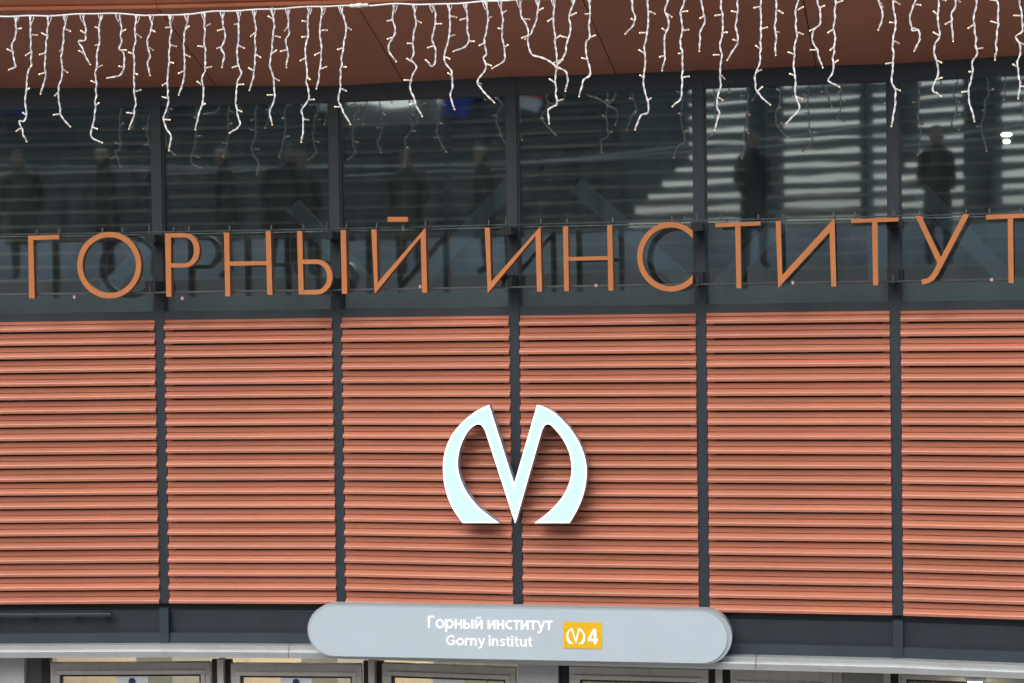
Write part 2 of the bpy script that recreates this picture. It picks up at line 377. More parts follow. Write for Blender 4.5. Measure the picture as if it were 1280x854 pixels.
post(2, 648, 698, 828, POSTALU, -.02, 'wall_panel'); post(2, 698.5, 711, 829, GASKET, .03)
door(2, 711.5, 885, 835, .07, 851)
post(3, 885.5, 894, 833, GASKET, .03); post(3, 894.5, 903, 831, DOORALU); post(3, 903.5, 912, 834, GASKET, .03)
door(3, 913, 1040, 838.5, .07, 858)
post(3, 1040.5, 1052, 836, DOORALU, .03); post(4, 1105, 1113, 838, DOORALU); post(4, 1113.5, 1122, 842, GASKET, .03)
door(4, 1123, 1292, 846, .05, 852)
# side lights (fixed dark panes)
for k, x0, x1 in ((-1, 32.5, 51.5), (4, 1054, 1104.5)):
    M = FR(k, DO); put('side_light', MB().box(dpx(x0, k), dpx(x1, k), .02, .03, 0, Z_CB - .01).mesh('side_light', DGLASS), B, M)
# lobby behind: walls in bands of cream, grey and white, and a lit ceiling
roomstrip('lobby_ceiling', LOBG, .16, 5.0, Z_CB + .03, Z_CB + .1)
for k in ALLB:
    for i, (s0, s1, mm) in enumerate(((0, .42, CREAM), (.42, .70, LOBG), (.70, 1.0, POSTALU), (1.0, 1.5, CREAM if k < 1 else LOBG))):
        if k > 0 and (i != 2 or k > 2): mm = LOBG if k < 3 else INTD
        put('lobby_wall', MB().box(s0, s1, 0, .1, 0, Z_CB + .02).mesh('lobby_wall', mm), B, FR(k, -2.2 - .012 * i - .02 * (k % 2)))
put('lobby_floor', MB().box(-6, 8, 0, 8, .004, .02).mesh('lobby_floor', LOBG), B, Matrix.Translation((0, 12.7, 0)))

def lamp(M, wd, dp, label, name='ceiling_lamp', group=None, me=None):
    t = thing(name, M, label, 'lamp', group)
    put('housing', MB().box(-wd / 2 - .02, wd / 2 + .02, -dp / 2 - .02, dp / 2 + .02, .012, .04).mesh('housing', POSTALU), t, M)
    put('diffuser', MB().box(-wd / 2, wd / 2, -dp / 2, dp / 2, 0, .0115).mesh('diffuser', LAMPM), t, M)
    return t
for i, k in enumerate((-1, 0, 1, 3, 4)):
    lamp(FR(k, -1.15) @ Matrix.Translation((.55, 0, Z_CB - .012)), .8, .3, 'warm lit lobby ceiling lamp behind the ' + ('leftmost entrance door', 'second entrance door from the left', 'third entrance door from the left', 'half hidden fifth door right of the sign board', 'rightmost entrance door')[i], group='lobby ceiling lamps')
M = FR(4, -1.0); x, z = hit(1258, 168, M)
t = thing('interior_lamp', M @ Matrix.Translation((x, .06, z)), 'small lit twin lamp glowing behind the far right upper window', 'lamp')
put('back_plate', MB().box(x - .03, x + .03, .05, .07, z - .09, z + .06).mesh('back_plate', PLATE), t, M)
for dz_, rw in ((0, .036), (-.045, .024)):
    put('bulb_cover', MB().plate([(x + rw * math.cos(6.2832 * i / 16), z + dz_ + .012 * math.sin(6.2832 * i / 16)) for i in range(16)], .0, .049).mesh('bulb_cover', LAMPM), t, M)
for i, k in enumerate((-1, 1, 3)):  # lamps added above the sight line to light the interior slats
    lamp(FR(k, -1.9) @ Matrix.Translation((.6, 0, Z_SOF + .158)), 1.0, .12, 'added unseen lamp lighting the slats behind the ' + ('leftmost', 'third', 'fifth')[i] + ' upper window', group='added upper room lamps')
M = FR(4, .02); x, z = hit(1219, 849, M)
lamp(M @ Matrix.Translation((x, 0, z - .018)), .085, .07, 'bright white lamp under the metal cornice at the far right door')

# ------------------------------------------------------------------ the station name in letters on two rails
LO = .245
NS = thing('station_name_sign', FR(2, LO) @ Matrix.Translation((0, 0, Zr(.05))), 'orange letters ГОРНЫЙ ИНСТИТУТ on two thin rails before the windows', 'sign')
D0, D1 = -.022, .036
def A(c): ox, oy = {5: (0, 200), 6: (320, 200), 7: (640, 200), 8: (960, 200)}[c]; return lambda x, y: (ox + x / 3.99, oy + y / 3.99)
RETURN = mat('shaded_letter_return', (.20, .075, .035), .45, 0, .1)  # sides of the orange letters, coloured darker to stand in for shade
BACKM = mat('bare_letter_back', (.012, .012, .014), .6)
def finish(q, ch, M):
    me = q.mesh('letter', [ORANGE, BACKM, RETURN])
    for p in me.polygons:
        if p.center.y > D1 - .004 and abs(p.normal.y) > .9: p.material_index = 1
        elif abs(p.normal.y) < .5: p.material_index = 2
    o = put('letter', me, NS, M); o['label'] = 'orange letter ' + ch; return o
def letter(k, ch, polys):
    M = FR(k, LO); q = MB()
    for poly, back in polys: q.plate([hit(x, y, M) for x, y in poly], D0 + back, D1 - back)
    return finish(q, ch, M)
def rect(f, x0, y0, x1, y1): return [f(x0, y0), f(x1, y0), f(x1, y1), f(x0, y1)]
def ring(cx, cy, rx, ry, w, ao=0, ai=0):
    n = 56; out = []; inn = []
    for i in range(n + 1):
        t = i / n; a = ao + (6.28319 - 2 * ao) * t; b = ai + (6.28319 - 2 * ai) * t
        out.append((cx + rx * math.cos(a), cy - ry * math.sin(a))); inn.append((cx + (rx - w) * math.cos(b), cy - (ry - w) * math.sin(b)))
    return out, inn
def strip_letter(k, ch, out, inn, extra=()):
    M = FR(k, LO); q = MB()
    po = [hit(x, y, M) for x, y in out]; pi = [hit(x, y, M) for x, y in inn]
    closed = (Vector(out[0]) - Vector(out[-1])).length < .01
    n = len(po) - (1 if closed else 0)
    vs = [(x, yy, z) for yy in (D0, D1) for pts in (po[:n], pi[:n]) for x, z in pts]; fs = []
    for i in range(n if closed else n - 1):
        j = (i + 1) % n
        fs += [(i, j, n + j, n + i), (2 * n + i, 3 * n + i, 3 * n + j, 2 * n + j), (i, 2 * n + i, 2 * n + j, j), (n + i, n + j, 3 * n + j, 3 * n + i)]
    if not closed: fs += [(0, n, 3 * n, 2 * n), (n - 1, 3 * n - 1, 4 * n - 1, 2 * n - 1)]
    q.add(vs, fs)
    for poly in extra: q.plate([hit(x, y, M) for x, y in poly], D0, D1)
    return finish(q, ch, M)
def bowl(f, xs, top, bot, cx, rx, th, thr):
    mid = (top + bot) / 2; ry = (bot - top) / 2; n = 20
    out = [f(xs, top)] + [f(cx + rx * math.sin(math.pi * i / n), mid - ry * math.cos(math.pi * i / n)) for i in range(n + 1)] + [f(xs, bot)]
    inn = [f(xs, top + th)] + [f(cx + (rx - thr) * math.sin(math.pi * i / n), mid - (ry - th) * math.cos(math.pi * i / n)) for i in range(n + 1)] + [f(xs, bot - th)]
    return out, inn
f5, f6, f7, f8 = A(5), A(6), A(7), A(8)
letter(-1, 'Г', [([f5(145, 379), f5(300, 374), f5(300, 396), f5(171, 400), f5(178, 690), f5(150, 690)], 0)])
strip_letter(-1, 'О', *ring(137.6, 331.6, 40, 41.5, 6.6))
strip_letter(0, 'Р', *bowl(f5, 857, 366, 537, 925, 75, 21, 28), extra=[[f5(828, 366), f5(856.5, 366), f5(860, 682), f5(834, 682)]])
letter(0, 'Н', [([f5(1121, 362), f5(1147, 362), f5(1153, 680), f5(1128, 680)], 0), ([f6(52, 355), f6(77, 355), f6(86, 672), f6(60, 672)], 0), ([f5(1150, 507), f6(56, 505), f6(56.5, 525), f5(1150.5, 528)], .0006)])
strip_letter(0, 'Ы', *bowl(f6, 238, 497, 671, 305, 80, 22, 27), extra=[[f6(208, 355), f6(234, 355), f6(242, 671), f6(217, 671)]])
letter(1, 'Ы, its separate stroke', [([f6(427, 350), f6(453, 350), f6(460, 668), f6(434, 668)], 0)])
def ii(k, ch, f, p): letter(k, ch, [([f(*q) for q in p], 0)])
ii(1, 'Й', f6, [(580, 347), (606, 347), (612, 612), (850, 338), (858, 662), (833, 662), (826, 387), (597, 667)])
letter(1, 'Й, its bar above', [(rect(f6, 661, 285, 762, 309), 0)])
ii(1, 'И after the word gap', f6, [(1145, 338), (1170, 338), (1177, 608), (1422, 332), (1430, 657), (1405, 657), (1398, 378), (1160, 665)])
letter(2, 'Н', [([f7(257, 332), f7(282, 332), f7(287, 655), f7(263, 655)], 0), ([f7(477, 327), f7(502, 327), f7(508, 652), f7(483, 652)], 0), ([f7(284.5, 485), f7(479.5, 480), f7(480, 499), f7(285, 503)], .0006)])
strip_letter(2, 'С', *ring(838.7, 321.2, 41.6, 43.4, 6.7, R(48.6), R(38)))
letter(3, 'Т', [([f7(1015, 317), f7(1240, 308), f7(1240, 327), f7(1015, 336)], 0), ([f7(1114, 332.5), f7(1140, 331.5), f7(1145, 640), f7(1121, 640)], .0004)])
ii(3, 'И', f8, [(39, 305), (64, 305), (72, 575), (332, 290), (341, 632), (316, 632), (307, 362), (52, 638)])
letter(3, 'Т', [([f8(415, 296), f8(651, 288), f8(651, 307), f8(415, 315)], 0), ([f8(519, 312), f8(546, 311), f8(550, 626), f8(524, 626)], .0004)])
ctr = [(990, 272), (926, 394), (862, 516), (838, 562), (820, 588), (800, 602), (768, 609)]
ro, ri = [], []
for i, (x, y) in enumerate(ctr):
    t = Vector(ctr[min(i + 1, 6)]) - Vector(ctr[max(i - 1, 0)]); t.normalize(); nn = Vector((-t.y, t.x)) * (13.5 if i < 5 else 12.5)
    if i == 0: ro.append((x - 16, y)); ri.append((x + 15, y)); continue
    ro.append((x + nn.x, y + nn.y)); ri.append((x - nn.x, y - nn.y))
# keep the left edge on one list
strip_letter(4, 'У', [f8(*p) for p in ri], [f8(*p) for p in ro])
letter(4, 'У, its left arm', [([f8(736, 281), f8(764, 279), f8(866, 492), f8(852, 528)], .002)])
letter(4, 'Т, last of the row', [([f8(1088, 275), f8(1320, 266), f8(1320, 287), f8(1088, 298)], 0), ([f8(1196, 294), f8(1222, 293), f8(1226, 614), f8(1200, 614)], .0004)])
def offp(k, a):
    t, c = miter(k); return Vector((P[k][0] - a * c * math.sin(t), P[k][1] - a * c * math.cos(t), 0))
for zz, nm, r in ((.484, 'rail', .0048), (.0885, 'rail', .006)):
    for k in BAYS:
        a, b = offp(k, LO - D1 - .008), offp(k + 1, LO - D1 - .008)
        a.z = b.z = Zr(zz)
        put('rail', MB().tube([a, b], r, 6).mesh('rail', RAILM), NS)
for k in range(-1, 6):
    t, c = miter(k); M = frame((*P[k], 0), t)
    for zz, hh in ((.445, .05), (.13, .07)):
        put('bracket', MB().box(-.038, .03, -LO + D1, -.02, Zr(zz) - hh / 2, Zr(zz) + hh / 2).mesh('bracket', PLATE), NS, M)
    for zz in (.484, .0885):
        put('bolt', MB().tube([(-.002, -LO + .03, Zr(zz) - .012), (-.002, -LO + .03, Zr(zz) + .045)], .0045, 6).mesh('bolt', RAILM), NS, M)
# clips on the upper rail over each letter, and the stay of the bar
for k, xs in ((-1, (46, 74, 128, 153)), (0, (217, 236, 287, 339, 379)), (1, (433, 471, 532, 611)), (2, (676, 709, 766, 840, 856)), (3, (901, 948, 978, 1042, 1069, 1118)), (4, (1150, 1208, 1237, 1276))):
    M = FR(k, LO - .022)
    for x in xs:
        lx, _ = hit(x, 285, M); put('clip', MB().box(lx - .004, lx + .004, -.004, .012, Zr(.484), Zr(.515)).mesh('clip', RAILM), NS, M)
M = FR(1, LO - .022); lx, _ = hit(503.5, 280, M)
put('stay', MB().box(lx - .011, lx + .011, .0, .01, Zr(.46), Zr(.525)).mesh('stay', RAILM), NS, M)
CLIPM = mat('pink_clip', (.5, .30, .27), .4, 0, .05)
for k, x, y in ((-1, 93, 371.5), (0, 228, 373), (1, 525.5, 358.5), (2, 745, 357), (3, 991, 353.5), (4, 1239.5, 349.5)):
    M = FR(k, LO); a = hit(x, y, M)
    put('wire_clip', MB().box(a[0] - .008, a[0] + .008, -.006, .012, a[1] - .010, a[1] + .010).mesh('wire_clip', CLIPM), NS, M)

# ------------------------------------------------------------------ lit metro emblem
M = frame((*P[2], 0), .205) @ Matrix.Translation((0, -.17, 0))
def lp(x, y): return hit(520 + x / 4.746, 490 + y / 4.746, M)
def smooth_pts(pts, n=4):
    out = []
    for i in range(len(pts) - 1):
        p0, p1, p2, p3 = (Vector(pts[max(i - 1, 0)]), Vector(pts[i]), Vector(pts[i + 1]), Vector(pts[min(i + 2, len(pts) - 1)]))
        for j in range(n):
            t = j / n; out.append(tuple(.5 * ((2 * p1) + (p2 - p0) * t + (2 * p0 - 5 * p1 + 4 * p2 - p3) * t * t + (3 * p1 - p0 - 3 * p2 + p3) * t ** 3)))
    return out + [tuple(pts[-1])]
EML = (smooth_pts([(432, 78), (380, 100), (320, 140), (260, 195), (210, 260), (178, 330), (163, 400), (160, 470), (168, 550), (190, 630), (225, 705), (277, 778)]),
       smooth_pts([(490, 778), (430, 735), (370, 685), (315, 620), (275, 550), (252, 480), (246, 420), (255, 350), (280, 280), (315, 225), (345, 200), (370, 192), (392, 202), (410, 232)]))
EMR = (smooth_pts([(745, 232), (760, 203), (780, 192), (802, 200), (827, 225), (870, 280), (905, 350), (920, 420), (922, 480), (905, 550), (870, 620), (815, 685), (760, 735), (702, 778)]),
       smooth_pts([(910, 778), (950, 710), (985, 630), (1005, 550), (1011, 470), (1003, 400), (980, 330), (940, 255), (880, 180), (820, 125), (765, 92), (718, 77)]))
EMB = EML[0] + EML[1] + [(588, 780)] + EMR[0] + EMR[1] + [(581, 548)]
EM = [lp(*p) for p in EMB]
LG = thing('metro_emblem', M @ Matrix.Translation((*[sum(v) / len(EM) for v in zip(*EM)][:1], 0, min(p[1] for p in EM))), 'glowing white metro emblem mounted on the terracotta louvers', 'emblem')
def inset(poly, d):
    n = len(poly); ar = sum(poly[i][0] * poly[(i + 1) % n][1] - poly[(i + 1) % n][0] * poly[i][1] for i in range(n)); sg = 1 if ar > 0 else -1; out = []
    for i in range(n):
        p0, p1, p2 = Vector(poly[i - 1]), Vector(poly[i]), Vector(poly[(i + 1) % n]); a = (p1 - p0).normalized(); b = (p2 - p1).normalized()
        na, nb = Vector((-a.y, a.x)) * sg, Vector((-b.y, b.x)) * sg; m_ = na + nb
        out.append(tuple(p1 + m_ / max(.28, m_.length_squared) * 2 * d))
    return out
put('bloom_edge', MB().plate(EM, 0, .012).mesh('bloom_edge', LOGOE), LG, M)
put('lit_face', MB().plate(inset(EM, .011), -.002, -.0003).mesh('lit_face', LOGOF), LG, M)
# case behind the face, a hair wider
cen = Vector((sum(p[0] for p in EM) / len(EM), sum(p[1] for p in EM) / len(EM)))
put('case', MB().plate(EM, .0125, .085).mesh('case', LOGOS), LG, M)
for x, y in ((330, 130), (880, 200), (200, 650), (960, 660), (585, 640), (250, 300)):
    a = lp(x, y); put('stand_off', MB().tube([(a[0], .085, a[1]), (a[0], .15, a[1])], .008, 8).mesh('stand_off', RAILM), LG, M)

# ------------------------------------------------------------------ pale sign board over the doors
M = frame((*P[2], 0), .170) @ Matrix.Translation((0, -.20, 0))
xl, xr = hit(384.5, 789, M)[0], hit(915, 795, M)[0]; zt, zb = hit(650, 757.2, M)[1], hit(650, 825.6, M)[1]
def stadium(x0, x1, z0, z1, n=20):
    r = (z1 - z0) / 2; zc = (z0 + z1) / 2
    return [(x1 - r + r * math.sin(math.pi * i / n), zc + r * math.cos(math.pi * i / n)) for i in range(n + 1)] + [(x0 + r - r * math.sin(math.pi * i / n), zc - r * math.cos(math.pi * i / n)) for i in range(n + 1)]
FSN = thing('station_sign_board', M @ Matrix.Translation(((xl + xr) / 2, 0, zb)), 'pale blue rounded sign board over the doors with the station name', 'sign')
rim = put('rim', MB().plate(stadium(xl, xr, zb, zt - .008), .0, .10).mesh('rim', SIGNR), FSN, M); bevel(rim, .005, 2)
fc = put('face_panel', MB().plate(stadium(xl + .016, xr - .030, zb + .006, zt - .024), -.010, -.0005).mesh('face_panel', SIGNF), FSN, M); bevel(fc, .004, 2)
for x in (xl + .5, (xl + xr) / 2, xr - .5):
    put('hanger', MB().box(x - .02, x + .02, .10, .2, zb + .12, zb + .2).mesh('hanger', PLATE), FSN, M)
def arc(cx, cy, rx, ry, a0, a1, n=14): return [(cx + rx * math.cos(R(a0 + (a1 - a0) * i / n)), cy + ry * math.sin(R(a0 + (a1 - a0) * i / n))) for i in range(n + 1)]
H_, S_, T_ = .545, .138, .112
GLY = {  # bold sans letters as pen strokes: (points, pen width) and the advance
 'Г': ([([(.09, 0), (.09, .727)], S_), ([(.16, .675), (.46, .675)], T_)], .50),
 'о': ([(arc(.30, H_ / 2, .225, .215, 0, 360, 24), .122)], .61),
 'р': ([([(.09, -.19), (.09, H_)], S_), (arc(.315, H_ / 2, .20, .215, 0, 360, 24), .122)], .62),
 'н': ([([(.09, 0), (.09, H_)], S_), ([(.44, 0), (.44, H_)], S_), ([(.15, .285), (.38, .285)], T_)], .56),
 'ы': ([([(.09, 0), (.09, H_)], S_), ([(.15, .30), (.27, .30)] + arc(.27, .175, .13, .125, 90, -90, 10)[1:-1] + [(.27, .05), (.15, .05)], T_), ([(.60, 0), (.60, H_)], S_)], .73),
 'и': ([([(.09, 0), (.09, H_)], S_), ([(.46, 0), (.46, H_)], S_), ([(.12, .06), (.43, .485)], .12)], .58),
 'с': ([(arc(.30, H_ / 2, .225, .215, 52, 308, 20), .12)], .50),
 'т': ([([(.0, .492), (.46, .492)], T_), ([(.23, 0), (.23, .44)], S_)], .47),
 'у': ([([(.07, H_), (.265, .09)], .125), ([(.47, H_), (.27, .02), (.22, -.1), (.14, -.14), (.04, -.135)], .12)], .53),
 ' ': ([], .24)}
GLY.update({
 'G': ([(arc(.37, .3635, .285, .31, 42, 335, 24), .13), ([(.64, .335), (.40, .335)], T_), ([(.605, .10), (.605, .34)], .12)], .72),
 'r': ([([(.09, 0), (.09, H_)], S_), ([(.13, .33), (.17, .42), (.24, .475), (.36, .485)], .115)], .39),
 'n': ([([(.09, 0), (.09, H_)], S_), ([(.12, .34), (.16, .44), (.25, .487), (.35, .46), (.41, .36), (.415, 0)], .128)], .55),
 'i': ([([(.08, 0), (.08, H_)], S_), ([(.08, .63), (.08, .755)], .15)], .22),
 's': ([([(.38, .44), (.29, .487), (.19, .487), (.105, .43), (.12, .34), (.23, .285), (.34, .22), (.37, .13), (.30, .065), (.19, .055), (.06, .10)], .11)], .46),
 't': ([([(.15, .68), (.15, .15), (.19, .075), (.25, .055), (.33, .062)], .128), ([(.0, .492), (.32, .492)], T_)], .38),
 'u': ([([(.08, H_), (.08, .19), (.13, .09), (.23, .057), (.33, .09), (.39, .20)], .128), ([(.42, 0), (.42, H_)], S_)], .56),
 '4': ([([(.36, .727), (.05, .21)], .12), ([(.01, .19), (.54, .19)], .12), ([(.39, 0), (.39, .727)], .14)], .58)})
GLY['y'] = GLY['у']; GLY['o'] = GLY['о']
GLY['й'] = (GLY['и'][0] + [([(.15, .72), (.19, .655), (.275, .63), (.36, .655), (.40, .72)], .075)], .58)
def ribbon(pts, wd):
    pts = [Vector(p) for p in pts]; closed = (pts[0] - pts[-1]).length < 1e-6; a, b = [], []
    for i, p in enumerate(pts):
        p0 = pts[i - 1] if i else (pts[-2] if closed else p); p1 = pts[i + 1] if i < len(pts) - 1 else (pts[1] if closed else p)
        t = ((p - p0).normalized() if (p - p0).length > 1e-9 else Vector((0, 0))) + ((p1 - p).normalized() if (p1 - p).length > 1e-9 else Vector((0, 0)))
        t.normalize(); n = Vector((-t.y, t.x)) * wd / 2; a.append(p + n); b.append(p - n)
    return [(a[i], a[i + 1], b[i + 1], b[i]) for i in range(len(pts) - 1)]
def pen_lettering(txt, x0, x1, base, cap, y, yb=-.0102):
    tot = sum(GLY[c][1] for c in txt) - .04; k = (x1 - x0) / tot; kz = cap / .727; x = 0; q = MB(); j = 0
    for c in txt:
        for pts, wd in GLY[c][0]:
            j += 1; dy = y - .00012 * (j % 5)
            for quad in ribbon(pts, wd): q.plate([(x0 + (x + p[0]) * k, base + p[1] * kz) for p in quad], dy, yb)
        x += GLY[c][1]
    return q.mesh('lettering', WHITE)
def sx(x, y): return hit(x, y, M)
a = sx(535, 785); b = sx(690.5, 787.3)
put('lettering', pen_lettering('Горный институт', a[0], b[0], a[1], .080, -.0122), FSN, M)
a = sx(558, 806.3); b = sx(666, 807.6)
put('lettering', pen_lettering('Gorny institut', a[0], b[0], a[1], .065, -.0122), FSN, M)
bd = [sx(704.3, 777), sx(752.7, 777.8), sx(752.3, 811), sx(704, 810)]
x0, x1 = bd[0][0], bd[1][0]; z1, z0 = bd[0][1], bd[3][1]
bg_ = put('line_badge', MB().box(x0, x1, -.013, -.0105, z0, z1).mesh('line_badge', YELLOW), FSN, M)
ex0, ex1, ez0, ez1 = sx(708.5, 800)[0], sx(732, 800)[0], sx(720, 804.5)[1], sx(720, 784.5)[1]
put('line_emblem', MB().plate([(ex0 + (x - 160) / 851 * (ex1 - ex0), ez1 + (y - 78) / 702 * (ez0 - ez1)) for x, y in EMB], -.0145, -.0135).mesh('line_emblem', WHITE), bg_, M)
a = sx(735, 804.5); b = sx(748, 805)
put('line_number', pen_lettering('4', a[0], b[0], a[1], .095, -.0147, -.0131), bg_, M)

# dark bar on the band at the far left
M = FR(-1); a = hit(-40, 766.5, FR(-1, .05)); b = hit(140, 768.5, FR(-1, .05))
BAR = thing('linear_wall_light', M @ Matrix.Translation((a[0], -.05, a[1])), 'thin dark unlit bar fixed along the grey band at far left', 'wall light')
o = put('tube', MB().box(a[0], b[0], -.065, -.035, b[1] - .012, b[1] + .014).mesh('tube', SLATE), BAR, M); bevel(o, .006, 2)
for s in (.3, .6, .8): put('clamp', MB().box(s - .02, s + .02, -.034, .011, b[1] - .008, b[1] + .01).mesh('clamp', PLATE), BAR, M)

# ------------------------------------------------------------------ icicle lights under the canopy edge
ST = [  # picture columns (quarter crops, scale 3.99): strand lines from the cable down
 (0, [(85, 90), (80, 185), (62, 230), (75, 320), (80, 335), (62, 342)]),
 (0, [(155, 90), (152, 180), (155, 260), (145, 350), (130, 430), (122, 490), (130, 560), (122, 605), (100, 605), (110, 650), (125, 688)]),
 (0, [(243, 90), (235, 180), (228, 270), (218, 320), (225, 370), (207, 450)]),
 (0, [(328, 88), (318, 180), (312, 280), (305, 390), (298, 440), (293, 490), (300, 570), (337, 618)]),
 (0, [(410, 80), (428, 150), (428, 200), (390, 205), (410, 250), (440, 305)]),
 (0, [(502, 70), (497, 160), (490, 280), (478, 380), (485, 440), (475, 530), (465, 620), (452, 665), (460, 690), (492, 705)]),
 (0, [(590, 78), (604, 150), (600, 220), (592, 245), (612, 260), (622, 325), (600, 375), (553, 387)]),
 (0, [(685, 85), (678, 150), (675, 240), (670, 320), (672, 420), (672, 480), (668, 560), (650, 625)]),
 (0, [(755, 85), (757, 150), (740, 190), (738, 240), (748, 280), (735, 320), (743, 357)]),
 (0, [(857, 85), (850, 180), (843, 290), (835, 360), (840, 450), (830, 530), (818, 590), (825, 640), (852, 680), (846, 732)]),
 (0, [(935, 80), (920, 170), (915, 250), (920, 330), (915, 400), (898, 455)]),
 (0, [(1018, 68), (1022, 150), (1020, 240), (1025, 330), (1008, 410), (1012, 500), (993, 560), (978, 627)]),
 (0, [(1110, 65), (1115, 130), (1122, 190), (1105, 240), (1120, 275), (1112, 317)]),
 (0, [(1192, 68), (1192, 170), (1185, 260), (1190, 340), (1200, 370), (1177, 450), (1177, 540), (1185, 580), (1203, 620), (1162, 653)]),
 (0, [(1272, 65), (1275, 150), (1277, 250), (1268, 330), (1265, 380), (1250, 432)]),
 (320, [(82, 50), (90, 140), (80, 250), (72, 325), (87, 400), (88, 480), (80, 520), (70, 560), (77, 603)]),
 (320, [(158, 45), (158, 120), (165, 165), (150, 200), (155, 260), (153, 317)]),
 (320, [(265, 40), (258, 110), (253, 230), (250, 330), (255, 400), (262, 480), (245, 520), (228, 550), (235, 600), (228, 690)]),
 (320, [(335, 35), (322, 120), (325, 200), (318, 300), (320, 360), (306, 424)]),
 (320, [(422, 35), (445, 110), (437, 230), (425, 330), (422, 430), (405, 500), (430, 540), (462, 603)]),
 (320, [(690, 30), (685, 100), (692, 170), (665, 225), (665, 260), (687, 292)]),
 (320, [(792, 22), (793, 120), (788, 200), (782, 270), (770, 300), (797, 335), (775, 390), (770, 440), (790, 500), (820, 563)]),
 (320, [(878, 30), (897, 90), (880, 185), (893, 250), (895, 310), (880, 330), (860, 312)]),
 (320, [(965, 28), (970, 110), (962, 210), (943, 270), (945, 320), (975, 360), (980, 430), (968, 480), (983, 527)]),
 (320, [(1045, 15), (1050, 80), (1058, 150), (1065, 190), (1045, 230), (1003, 250)]),
 (320, [(1143, 10), (1155, 60), (1148, 150), (1140, 240), (1148, 270), (1135, 290), (1150, 340), (1100, 405), (1120, 440), (1175, 498)]),
 (320, [(1222, 10), (1228, 80), (1230, 180), (1238, 250), (1240, 300), (1195, 332)]),
 (640, [(35, 0), (55, 90), (80, 150), (78, 220), (100, 270), (170, 300), (225, 335), (275, 368), (270, 435)]),
 (640, [(128, 0), (128, 70), (105, 150), (80, 180)]),
 (640, [(210, 0), (205, 90), (213, 180), (220, 270), (228, 340), (213, 390), (220, 470), (225, 520), (210, 530), (180, 550), (183, 597)]),
 (640, [(305, 0), (290, 75), (285, 170), (265, 270), (230, 320)]),
 (640, [(383, 0), (395, 70), (385, 140), (385, 190), (372, 210), (375, 280), (392, 350), (385, 385), (360, 400), (340, 462)]),
 (640, [(597, 0), (600, 50), (615, 85), (605, 130), (580, 155)]),
 (640, [(675, 0), (682, 70), (670, 170), (662, 250), (662, 350), (660, 440), (672, 500), (678, 560), (640, 575), (620, 627)]),
 (640, [(778, 0), (765, 50), (783, 125), (762, 180), (765, 250), (752, 332)]),
 (640, [(860, 0), (845, 60), (850, 130), (840, 230), (852, 260), (845, 330), (852, 420), (840, 490), (815, 517)]),
 (640, [(943, 0), (950, 50), (965, 100), (940, 160), (935, 235)]),
 (640, [(1043, 0), (1050, 130), (1040, 230), (1040, 320), (1038, 420), (1020, 490), (1022, 540), (1035, 565), (1017, 630)]),
 (640, [(1128, 0), (1125, 90), (1115, 130), (1125, 190), (1120, 225), (1085, 283)]),
 (640, [(1240, 0), (1240, 130), (1240, 230), (1228, 320), (1212, 410), (1230, 470), (1272, 510)]),
 (960, [(38, 0), (47, 50), (38, 130), (38, 255)]),
 (960, [(148, 0), (143, 100), (140, 230), (125, 310), (140, 400), (135, 470), (150, 545), (107, 600)]),
 (960, [(245, 0), (262, 115), (225, 150), (222, 200), (245, 250), (267, 318)]),
 (960, [(338, 0), (335, 90), (325, 140), (340, 200), (322, 270), (320, 360), (300, 403), (337, 425)]),
 (960, [(555, 0), (575, 60), (570, 100), (558, 130)]),
 (960, [(630, 0), (632, 150), (622, 250), (622, 340), (615, 410), (632, 460), (632, 550), (620, 610)]),
 (960, [(733, 0), (705, 75), (717, 130), (715, 155), (750, 155), (758, 195), (740, 235)]),
 (960, [(852, 0), (848, 90), (855, 180), (832, 220), (833, 280), (848, 340), (845, 380), (825, 420), (822, 450), (845, 467)]),
 (960, [(933, 0), (933, 40), (918, 80), (922, 185)]),
 (960, [(1040, 0), (1030, 90), (1035, 200), (1047, 270), (1020, 310), (1018, 370), (1005, 440), (1005, 500), (1015, 540), (1025, 585)]),
 (960, [(1145, 0), (1145, 80), (1147, 150), (1137, 190), (1133, 278)]),
 (960, [(1258, 0), (1262, 80), (1268, 155), (1240, 185), (1255, 250), (1243, 330), (1248, 390), (1255, 410), (1250, 470)]),
]
CAB = [(-60, 21), (0, 20.5), (60, 20), (130, 16.5), (175, 19), (215, 19.5), (270, 14.5), (330, 12), (400, 8), (450, 7.5), (500, 5), (545, 6), (640, 0), (700, -2), (760, -7), (860, -10), (1020, -17), (1150, -24), (1340, -36)]
def cab_y(x): return next(y0 + (y1 - y0) * (x - x0) / (x1 - x0) for (x0, y0), (x1, y1) in zip(CAB, CAB[1:]) if x0 <= x <= x1)
GA = AO + .045
def gpt(x, y):
    """the point of a curtain of strands hanging GA before the wall"""
    best = None
    for k in ALLB:
        a, b = offp(k, GA), offp(k + 1, GA) if k < 5 else Vector((*adv(P[5], TH[5], L), 0))
        Mk = FR(k, GA); lx, lz = hit(x, y, Mk)
        q = Mk @ Vector((lx, 0, lz))
        u = (Vector((q.x, q.y, 0)) - a).dot((b - a).normalized()) / (b - a).length
        e = max(0, -u, u - 1)
        if best is None or e < best[0]: best = (e, q, k)
    return best[1]
bulb_me = smooth(MB().tube([(0, 0, 0), (0, 0, .003), (0, 0, .035)], [.0035, .005, .005], 7, 0).tube([(0, 0, .0352), (0, 0, .038), (0, 0, .0395)], [.0044, .0036, .0015], 7, 1).mesh('bulb', [BULB, TIP]))
bounds = [(-60, 449), (449, 762), (762, 1072), (1072, 1340)]
glabel = ['white icicle light string left of the plug connector', 'white icicle light string right of the plug connector, two of its strands tangled', 'white icicle light string over the letters С Т И', 'white icicle light string over the rightmost letters Т У Т']
garlands = []
